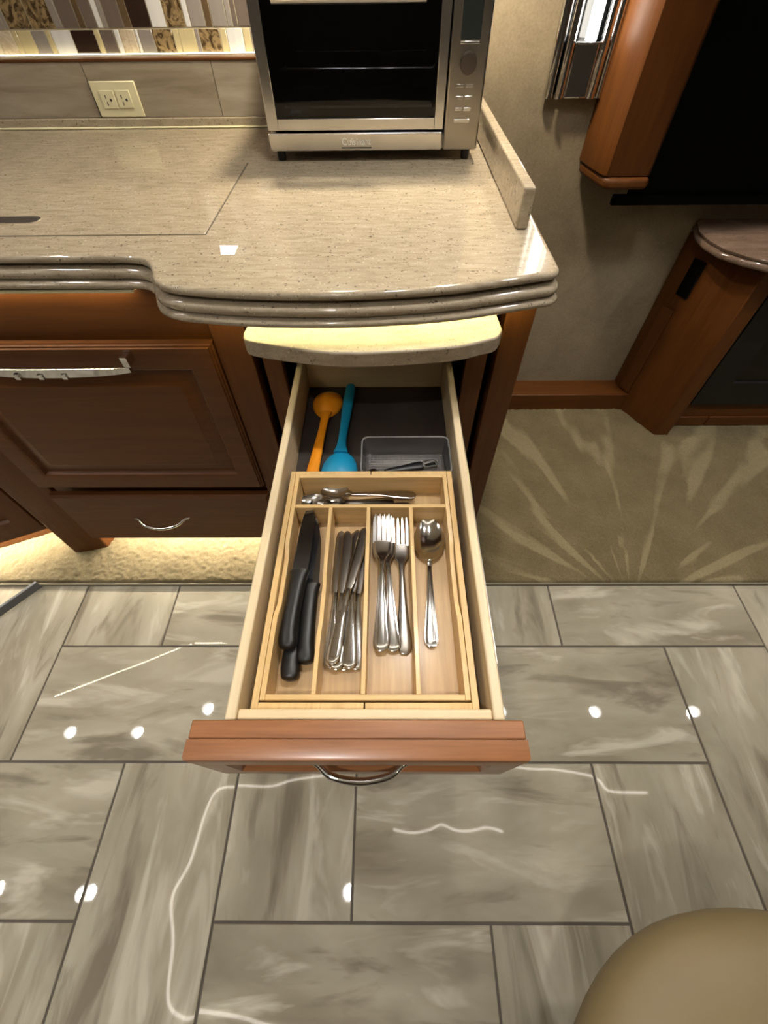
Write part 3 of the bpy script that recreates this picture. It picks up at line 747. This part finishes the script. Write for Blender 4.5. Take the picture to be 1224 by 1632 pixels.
def make_spoon(bl=.066, bw=.0235, L=.132, deep=.010, style='cutlery', rim=True):
    t = thing('spoon', 'x', 'spoon')
    add_handle(t, L, style, rim)
    mb = MB(); nU, nV = 14, 24
    c = L+.004+bl/2
    def pt(rad, a, off):
        x = c+rad*bl/2*math.cos(a); wv = bw*(1-.14*math.cos(a)); y = rad*wv*math.sin(a)
        z = deep+.0012 - deep*(1-rad**2.2)+off
        return (x, y, z)
    rs = []
    for k in range(1, nU+1):
        rs.append([pt(k/nU, 2*math.pi*j/nV, .0008) for j in range(nV)])
    rs2 = [[pt(k/nU, 2*math.pi*j/nV, -.0006) for j in range(nV)] for k in range(nU, 0, -1)]
    mb.rings(rs+rs2)
    mb.build('bowl', style, t, local=True, sharp=60)
    MB().rings(flat_loft(sm([(L-.004, .0042, .0046, .0016), (L+.001, .0040, .0070, .0015), (L+.005, .0042, deep+.001, .0013), (L+.011, .0040, deep-.001, .0010)], 3), 10)).build('neck', style, t, local=True)
    return t
def make_kitchen_knife():
    t = thing('kitchen_knife', 'x', 'knife'); L = .118
    st = sm([(0, .003, .011, .004), (.003, .0115, .011, .0085), (.012, .0145, .011, .010), (.024, .0135, .011, .0105), (.05, .0125, .011, .0105), (.085, .0128, .011, .0100), (.106, .0140, .011, .0088), (.115, .0165, .011, .0075), (L, .0150, .011, .006), (L+.001, .006, .011, .003)], 4)
    st = [(x, w*.9, z, h) for x, w, z, h in st]
    rs = [[(x, y-.002*math.exp(-((x-.006)/.012)**2), z) for x, y, z in r_] for r_ in flat_loft(st, 16)]
    MB().rings(rs).build('handle', 'black_plastic', t, local=True, sharp=70)
    ST = [(L-.004, .0130, -.0125), (L+.02, .0130, -.0125), (L+.05, .0130, -.012), (L+.075, .0126, -.0110), (L+.095, .0112, -.0078), (L+.110, .0085, -.0038), (L+.122, .0048, -.0002), (L+.130, .0014, .0008)]
    rs = [[(x, a, .0121), (x, b, .0112), (x, a, .0101)] for x, a, b in ST]
    MB().rings(rs).build('blade', 'blade', t, local=True, sharp=25)
    return t
def put(o, end, tip, z, label, tilt=0.0, rollx=0.0, z_end=0.0):
    a, b = Vector(end), Vector(tip); d = b-a
    place(o, (a.x, a.y, z), math.atan2(d.y, d.x), -tilt, rollx)
    o['label'] = label
    return o
ZF = ZT+.0003
kn = make_kitchen_knife(); kn['group'] = 'black handled kitchen knives in the tray'
put(kn, (-.1325, .150), (-.1255, .389), ZF, 'black-handled kitchen knife lying lowest, its handle reaching nearest the drawer front')
k2 = copy_tree(kn); put(k2, (-.1345, .186), (-.1225, .398), ZF+.0165, 'black-handled kitchen knife against the tray side, resting on another knife', R(2.5), R(-14))
k3 = copy_tree(kn); put(k3, (-.1115, .171), (-.1175, .404), ZF+.003, 'black-handled kitchen knife beside the first divider, blade tip overlapping its neighbours', R(1.5), R(-5))
tk = make_table_knife(); tk['group'] = 'silver table knives in the tray'
kpos = [((-.0785, .168), (-.0800, .392), 0.0, 'silver table knife nearest the black knives, lying straight with polished blade'),
        ((-.0600, .165), (-.0590, .391), 0.0, 'silver table knife lying straight in the middle of the knife compartment'),
        ((-.0435, .166), (-.0445, .392), 0.0, 'silver table knife lying straight along the fork divider'),
        ((-.0700, .164), (-.0690, .389), .0065, 'silver table knife stacked second, half hidden under the slanting one'),
        ((-.0520, .166), (-.0525, .390), .0065, 'silver table knife stacked second beside the fork divider'),
        ((-.0765, .170), (-.0410, .384), .0130, 'silver table knife lying slantwise on top of the other table knives')]
for i, (a_, b_, dz, lb) in enumerate(kpos):
    o = tk if i == 0 else copy_tree(tk)
    put(o, a_, b_, ZF+dz, lb)
fk = make_fork(); fk['group'] = 'forks in the tray'
put(fk, (-.0085, .189), (-.0085, .416), ZF+.008, 'silver beaded fork on top of the fork stack beside the knives', R(3.0))
f2 = copy_tree(fk); put(f2, (.0085, .1895), (-.0050, .414), ZF+.0035, 'silver beaded fork under the top fork, its handle fanned aside', R(3.0))
f3 = copy_tree(fk); put(f3, (-.0105, .1905), (-.0110, .412), ZF, 'silver beaded fork at the bottom of the fork stack', R(3.0))
pf = make_fork('cutlery_plain', False); pf['group'] = 'forks in the tray'
put(pf, (.0235, .187), (.0205, .413), ZF, 'plain satin fork without beading, lying beside the serving spoon divider', R(3.0))
spn = make_spoon(.082, .0250, .132, .0085); put(spn, (.0610, .1965), (.0690, .4085), ZF, 'large polished spoon lying alone in its compartment')
s1 = make_spoon(.05, .0165, .112, .008, 'cutlery_plain', False); s1['group'] = 'teaspoons in the back compartment'
put(s1, (.050, .4600), (-.115, .4600), ZF+.010, 'satin teaspoon lying on top in the back compartment', R(1), R(12))
s2 = copy_tree(s1); put(s2, (.044, .4395), (-.12, .4445), ZF+.002, 'satin teaspoon along the cross divider in the back compartment', 0, R(-6))
s3 = copy_tree(s1); put(s3, (.012, .4520), (-.152, .4500), ZF, 'satin teaspoon underneath the others, its bowl nearest the tray corner')

# ================================================================== UTENSILS AND BOX BEHIND THE TRAY
ZU = ZL+.0006
def make_scoop(name, label, mat, st_handle, bowl_c, bw, bl, z0):
    t = thing(name, label, 'spoon', (bowl_c[0], bowl_c[1], z0))
    rs = []
    hp_ = catmull([(x, y, z) for x, y, z, w, h in st_handle], 5); wh = _cat([(w, h, 0) for x, y, z, w, h in st_handle], 5)
    for i in range(len(hp_)):
        p = hp_[i]; a_ = hp_[max(i-1, 0)]; b_ = hp_[min(i+1, len(hp_)-1)]
        tg = (b_-a_).normalized(); sd = Vector((tg.y, -tg.x, 0)).normalized()
        w, h = wh[i][0], wh[i][1]
        rs.append([p+sd*w*math.copysign(abs(math.cos(q))**.7, math.cos(q))+Vector((0, 0, h*math.sin(q))) for q in [2*math.pi*k/12 for k in range(12)]])
    MB().rings(rs).build('handle', mat, t, sharp=70)
    d = (Vector(st_handle[0][:2])-Vector(st_handle[-1][:2])).normalized(); n2 = Vector((-d.y, d.x))
    prof_ = []
    nU, nV = 10, 28
    def pt(rad, a, s):
        l = rad*bl*math.cos(a); v = rad*bw*(1-.12*math.cos(a))*math.sin(a)
        base = .019*(1-.85*rad**2) if s > 0 else .019*(1-.85*rad**2)-.003
        return (bowl_c[0]+d.x*l+n2.x*v, bowl_c[1]+d.y*l+n2.y*v, z0+.0015+max(base, 0))
    up = [[pt(max(k/nU, .02), 2*math.pi*j/nV, 1) for j in range(nV)] for k in range(nU+1)]
    dn = [[pt(max(k/nU, .02), 2*math.pi*j/nV, -1) for j in range(nV)] for k in range(nU, -1, -1)]
    MB().rings(up+dn).build('bowl', mat, t, sharp=80)
    return t
make_scoop('serving_spoon', 'orange silicone serving spoon with its bowl at the drawer back', 'orange',
           [(-.1280, .690, ZU+.010, .013, .004), (-.1285, .668, ZU+.010, .0085, .0045), (-.1320, .62, ZU+.0095, .0085, .0050), (-.1365, .56, ZU+.009, .0105, .0052), (-.1400, .508, ZU+.009, .0120, .0052), (-.1405, .498, ZU+.009, .009, .004)][::-1], (-.1275, .722), .0315, .042, ZU)
make_scoop('serving_spoon', 'blue silicone serving spoon with its bowl touching the bamboo tray', 'blue',
           [(-.0900, .575, ZU+.010, .014, .004), (-.0890, .602, ZU+.010, .0085, .0045), (-.0865, .65, ZU+.010, .0090, .0050), (-.0830, .72, ZU+.010, .0110, .0052), (-.0800, .768, ZU+.010, .0105, .0052), (-.0797, .779, ZU+.010, .007, .004)][::-1], (-.0900, .538), .0335, .044, ZU)
t = thing('clear_bin', 'clear plastic drawer bin behind the bamboo tray', 'bin', (.033, .545, ZU))
bx0, bx1, by0, by1, bz = -.0475, .1145, .4935, .5855, ZU+.040
def rrect(x0, x1, y0, y1, r, n=5):
    out = []
    for cx_, cy_, a0 in ((x1-r, y0+r, -90), (x1-r, y1-r, 0), (x0+r, y1-r, 90), (x0+r, y0+r, 180)):
        out += [(cx_+r*math.cos(R(a0+90*k/n)), cy_+r*math.sin(R(a0+90*k/n))) for k in range(n+1)]
    return out
o1, o2 = rrect(bx0, bx1, by0, by1, .012), rrect(bx0+.006, bx1-.006, by0+.006, by1-.006, .010)
i1, i2 = rrect(bx0+.0016, bx1-.0016, by0+.0016, by1-.0016, .0105), rrect(bx0+.0076, bx1-.0076, by0+.0076, by1-.0076, .0085)
z3 = lambda l, z: [(x, y, z) for x, y in l]
MB().rings([z3(o2, ZU), z3(o1, bz), z3(i1, bz), z3(i2, ZU+.0018)]).build('bin_shell', 'clear', t, sharp=50)
MB().tube([(x, y, bz) for x, y in rrect(bx0+.0008, bx1-.0008, by0+.0008, by1-.0008, .0115)], .0014, 6, closed=True).build('bin_rim', 'clear_rim', t)
mb = MB()
for k in range(20):
    x = bx0+.014+k*(bx1-bx0-.028)/19; mb.box(x-.0003, x+.0003, by0+.012, by1-.012, ZU+.0019, ZU+.0024)
for k in range(11):
    y = by0+.014+k*(by1-by0-.028)/10; mb.box(bx0+.012, bx1-.012, y-.0003, y+.0003, ZU+.0019, ZU+.0024)
mb.build('base_grid', 'clear_rim', t, kind='stuff')
# peeler in the bin
t = thing('peeler', 'small peeler with a black handle lying in the clear bin', 'peeler', (.03, .53, ZU+.003), (0, 0, R(13)))
MB().rings(flat_loft(sm([(-.036, .003, .008, .003), (-.033, .0055, .008, .005), (0, .0078, .008, .0055), (.032, .0100, .008, .0055), (.037, .0085, .008, .004)], 3), 12)).build('handle', 'black_plastic', t, local=True, sharp=60)
MB().tube([(.034, .006, .008), (.05, .010, .008), (.062, .009, .008), (.066, 0, .008), (.062, -.009, .008), (.05, -.010, .008), (.034, -.006, .008)], .0012, 6).build('yoke', 'chrome', t, local=True)
MB().box(.042, .062, -.003, .003, .0075, .0085).build('blade', 'blade', t, local=True)
t = thing('drawer_knob', 'small round chrome knob lying in the corner of the clear bin', 'knob', (-.026, .517, ZU+.0025))
MB().lathe([(.004, 0), (.0045, .004), (.010, .007), (.0115, .011), (.009, .0145), (.003, .0155)], 20).build('knob_body', 'chrome', t, local=True)

# ================================================================== TOASTER OVEN
OX0, OX1, OY, OB, OZ0, OZ1 = -.2545, .1955, 1.190, 1.455, .963, 1.245
t = thing('toaster_oven', 'stainless toaster oven with dark glass door and side control panel on the counter', 'oven', (-.03, 1.32, .9455))
mb = MB().box(OX0+.004, OX0+.016, OY+.016, OB, OZ0, OZ1).box(.128, OX1-.002, OY+.010, OB, OZ0, OZ1).box(OX0+.016, .128, OB-.01, OB, OZ0, OZ1)
mb.box(OX0+.016, .128, OY+.016, OB-.01, OZ1-.01, OZ1).box(OX0+.016, .128, OY+.016, OB-.01, OZ0, OZ0+.024)
mb.build('body', 'steel', t, bevel=0.002)
mb = MB().box(OX0+.017, OX0+.018, OY+.02, OB-.012, OZ0+.025, OZ1-.012).box(.126, .127, OY+.02, OB-.012, OZ0+.025, OZ1-.012).box(OX0+.017, .127, OB-.013, OB-.012, OZ0+.025, OZ1-.012).box(OX0+.017, .127, OY+.02, OB-.012, OZ0+.0245, OZ0+.0255)
mb.build('cavity', 'cavity', t)
# door: steel frame around dark glass
gx0, gx1, gz0, gz1 = -.2300, .1010, 1.0175, 1.1690
fx0, fx1, fz0, fz1 = -.2520, .1195, .9985, 1.2350
mb = MB()
mb.box(fx0, gx0, OY, OY+.014, fz0, fz1).box(gx1, fx1, OY, OY+.014, fz0, fz1).box(gx0, gx1, OY, OY+.014, fz0, gz0).box(gx0, gx1, OY, OY+.014, gz1+.03, fz1)
dr = mb.build('door', 'steel', t, bevel=0.0012)
box(gx0-.001, gx1+.001, OY+.004, OY+.008, gz0-.001, gz1+.031).build('door_glass', 'oven_glass', dr)
MB().tube([(-.2, OY-.038, 1.1835), (.07, OY-.038, 1.1835)], .0095, 14).build('handle', 'steel', dr)
MB().box(-.188, -.176, OY-.036, OY+.002, 1.180, 1.195).build('handle_mount', 'steel', dr, bevel=0.001)
box(.048, .060, OY-.036, OY+.002, 1.180, 1.195).build('handle_mount', 'steel', dr, bevel=0.001)
# wire rack
rz = 1.088; mb = MB()
mb.tube([(-.222, OY+.022, rz+.012), (-.214, OY+.022, rz), (.092, OY+.022, rz), (.1, OY+.022, rz+.012)], .0019, 8)
mb.tube([(-.214, OB-.03, rz), (.092, OB-.03, rz)], .0017, 6)
for k in range(15): x = -.208+k*.0215; mb.tube([(x, OY+.022, rz), (x, OB-.03, rz)], .001, 5)
mb.build('wire_rack', 'chrome', t)
box(-.215, .095, OY+.03, OB-.04, 1.028, 1.032).build('crumb_pan', 'steel_dark', t)
tr = box(OX0, .1195, OY-.001, OY+.014, .9645, .9950).build('bottom_trim', 'steel', t, bevel=0.0025)
fc = bpy.data.curves.new('brand_lettering', 'FONT'); fc.body = 'Cuisinart'; fc.size = .0168; fc.extrude = .0004; fc.align_x = 'CENTER'; fc.space_character = 1.02
tmp = bpy.data.objects.new('lettering_tmp', fc); col.objects.link(tmp)
bpy.context.view_layer.update()
tm = bpy.data.meshes.new_from_object(tmp.evaluated_get(bpy.context.evaluated_depsgraph_get()))
bpy.data.objects.remove(tmp)
tx = Matrix.Translation((-.0655, OY-.0014, .9745)) @ Matrix.Rotation(R(90), 4, 'X')
mb = MB().add([tx @ v.co for v in tm.vertices], [tuple(p.vertices) for p in tm.polygons])
mb.build('brand_lettering', 'paper', tr)
box(-.098, -.033, OY-.0016, OY-.0009, .9690, .9708).build('lettering_bar', 'slot_dark', tr)
cp = box(.1225, OX1, OY-.002, OY+.012, .9645, 1.2350).build('control_panel', 'steel_dark', t, bevel=0.004, seg=3)
mb = box(.1395, .1765, OY-.0035, OY-.001, 1.1270, 1.19).build('display', 'screen', cp, bevel=0.0015)
box(.1400, .1760, OY-.0040, OY-.001, 1.1215, 1.1255).build('display_sill', 'steel', cp, bevel=0.001)
MB().lathe([(.0165, 0), (.0165, -.006), (.0150, -.013), (.006, -.0138)], 28, (.1585, OY-.002, 1.0965), 'y').build('knob', 'knob', cp)
for z in (1.0655, 1.0480, 1.0305):
    for x in (.1475, .1660): box(x-.0078, x+.0078, OY-.0050, OY-.0015, z-.0030, z+.0030).build('button', 'steel', cp, bevel=0.001)
box(.1400, .1730, OY-.0050, OY-.0015, 1.0095, 1.0155).build('button', 'steel', cp, bevel=0.001)
for x, y in ((-.235, OY+.02), (.175, OY+.02), (-.235, OB-.03), (.175, OB-.03)):
    MB().lathe([(.009, .9456), (.010, .9635)], 14, (x, y, 0)).build('foot', 'black_plastic', t)
MB().box(OX0-.003, OX0+.003, OY+.03, OY+.06, .985, 1.0).build('side_latch', 'black_plastic', t)

# ================================================================== RIGHT-HAND SIDE
# sconce
t = thing('wall_sconce', 'fluted chrome wall sconce with a glowing lamp on the greige wall', 'sconce', (.49, 1.55, .985))
box(.418, .560, 1.540, 1.551, .990, 1.45).build('back_plate', 'black_gloss', t, bevel=0.002)
fl_x = [.409, .427, .445, .461]; 
def flute(x0, x1, y, z0, z1, nm='flute'):
    n = 10; c, rx = (x0+x1)/2, (x1-x0)/2
    poly = [(c+rx*math.cos(math.pi+math.pi*k/n), y+rx*1.0*math.sin(math.pi+math.pi*k/n)) for k in range(n+1)]
    MB().prism(poly, z0, z1).build(nm, 'chrome', t, sharp=70)
flute(.410, .437, 1.540, .986, 1.45); flute(.437, .459, 1.528, .986, 1.45); flute(.519, .541, 1.528, .986, 1.45); flute(.541, .566, 1.540, .986, 1.45)
box(.459, .519, 1.522, 1.540, .986, 1.088).build('lower_shield', 'chrome', t, bevel=0.004, seg=3)
MB().tube([(.489, 1.514, 1.09), (.489, 1.514, 1.44)], .013, 16).build('lamp_tube', 'sconce_lamp', t)
for zz in (1.088, 1.445): box(.46, .518, 1.502, 1.540, zz-.004, zz).build('lamp_cap', 'chrome', t, bevel=0.001)
# window surround and black roller shade
t = thing('window_surround', 'glossy cherry wood side panel of the window valance', 'window surround', (.64, 1.48, .83))
MB().prism([(.556, 1.551), (.562, 1.50), (.580, 1.412), (.590, 1.402), (.702, 1.402), (.710, 1.412), (.710, 1.551)], .852, 1.517).build('side_post', 'wood_z', t, bevel=0.004, seg=3)
MB().prism([(.560, 1.545), (.568, 1.49), (.588, 1.398), (.602, 1.390), (.698, 1.390), (.708, 1.400), (.706, 1.545)], .826, .852).build('end_cap', 'wood_z', t, bevel=0.009, seg=4)
t = thing('roller_shade', 'black roller shade pulled down over the window with a dark hem bar', 'shade', (1.2, 1.5, .76))
box(.7115, 2.0, 1.503, 1.506, .775, 1.517).build('shade_fabric', 'shade_black', t)
box(.672, 2.02, 1.494, 1.512, .756, .782).build('hem_bar', 'shade_black', t, bevel=0.003)
# fireplace cabinet
t = thing('fireplace_cabinet', 'dark cherry fireplace cabinet with stone top against the wall', 'cabinet', (1.4, 1.45, 0))
MB().prism([(.985, 1.551), (.985, 1.505), (1.099, 1.290), (1.150, 1.290), (1.195, 1.337), (1.195, 1.551)], .012, .664).build('corner_column', 'wood_z', t, bevel=0.003)
mb = MB().box(1.195, 2.1, 1.352, 1.551, .012, .126).box(1.195, 2.1, 1.352, 1.551, .60, .664).box(1.195, 2.1, 1.45, 1.551, .126, .60)
mb.build('body', 'wood_x', t, bevel=0.002)
box(1.200, 1.318, 1.343, 1.352, .018, .062).build('base_panel', 'wood_x', t, bevel=0.002)
box(1.322, 2.1, 1.343, 1.352, .018, .062).build('base_panel', 'wood_x', t, bevel=0.002)
n1 = Vector((1.099-.985, 1.290-1.505)); n1.normalize(); nv = Vector((n1.y, -n1.x)); 
def cf(u, d, z): return (.985+n1.x*u+nv.x*d, 1.505+n1.y*u+nv.y*d, z)
def cbox(u0, u1, d0, d1, z0, z1): return MB().add([cf(u, d, z) for z in (z0, z1) for d in (d0, d1) for u in (u0, u1)], [(0, 2, 3, 1), (4, 5, 7, 6), (0, 1, 5, 4), (2, 6, 7, 3), (0, 4, 6, 2), (1, 3, 7, 5)])
cbox(.008, .055, 0, .006, .10, .45).build('edge_panel', 'wood_z', t, bevel=0.002)
sw = cbox(.03, .075, 0, .005, .50, .616).build('switch_plate', 'black_gloss', t, bevel=0.0015)
cbox(.043, .062, .004, .009, .575, .60).build('rocker_switch', 'black_gloss', sw, bevel=0.001)
fp = [(.985, 1.551), (.958, 1.47), (.957, 1.41), (.975, 1.345), (1.02, 1.295), (1.075, 1.255), (1.15, 1.235), (1.4, 1.23), (2.12, 1.23), (2.12, 1.551)]
mb = MB(); ctr = Vector((1.5, 1.45))
for z, s_ in ((.665, .985), (.672, 1.0), (.680, 1.004), (.690, 1.0), (.698, .99), (.700, .98)): pass
def scl(s_): return [((p[0]-ctr.x)*s_+ctr.x, min((p[1]-ctr.y)*s_+ctr.y, 1.551)) for p in fp]
MB().rings([[(x, y, z) for x, y in scl(s_)] for z, s_ in ((.665, .97), (.670, .995), (.677, 1.0), (.684, .995), (.687, .985), (.690, .992), (.696, .995), (.700, .985))]).build('stone_top', 'dim_brown_stone', t, sharp=50)
fr = MB(); rect_loops(fr, 1.203, 1.95, .130, .597, [(0, .012), (0, 0), (.10, 0), (.104, .012)], 1.340)
f_ = fr.build('firebox_frame', 'black_plastic', t, sharp=30)
box(1.304, 1.85, 1.350, 1.353, .232, .50).build('firebox_glass', 'black_gloss', f_)
box(1.32, 1.84, 1.353, 1.44, .20, .23).build('ember_bed', 'bar_grey', f_)

# ================================================================== FOREGROUND SEAT AND BAR
def cushion(cx, cy, hx, hy, z0, z1, name, mat, parent, p=3.2):
    rs = []; n = 56
    for k in range(13):
        ph = math.pi*(k/12) - math.pi/2
        s_ = max(abs(math.cos(ph)), .02)**.38; z = (z0+z1)/2+(z1-z0)/2*math.copysign(abs(math.sin(ph))**.8, math.sin(ph))
        ring = []
        for j in range(n):
            a_ = 2*math.pi*j/n; c_, q = math.cos(a_), math.sin(a_)
            ring.append((cx+hx*s_*math.copysign(abs(c_)**(2/p), c_), cy+hy*s_*math.copysign(abs(q)**(2/p), q), z))
        rs.append(ring)
    MB().rings(rs).build(name, mat, parent, sharp=80)
t = thing('upholstered_stool', 'beige leather rounded seat standing on the tiles in front of the drawer', 'seat', (.53, -.45, 0))
cushion(.487, -.415, .312, .318, .36, .49, 'seat_cushion', 'leather', t, 2.15)
cushion(.53, -.45, .20, .20, .06, .38, 'seat_base', 'leather', t, 2.15)
MB().lathe([(.15, .0), (.15, .05), (.12, .07)], 32, (.53, -.45, .001)).build('plinth', 'black_plastic', t)
a_, b_ = Vector((-1.118, .612)), Vector((-1.50, .145)); d_ = (b_-a_).normalized(); n_ = Vector((d_.y, -d_.x))
q = [a_, b_, b_+n_*.010, a_+n_*.010]
o = MB().prism([(p.x, p.y) for p in q], .0035, .034).build('threshold_bar', 'bar_grey', bevel=0.0015)
prop(o, 'slate grey metal bar lying on the tiles at the carpet edge', 'metal bar')
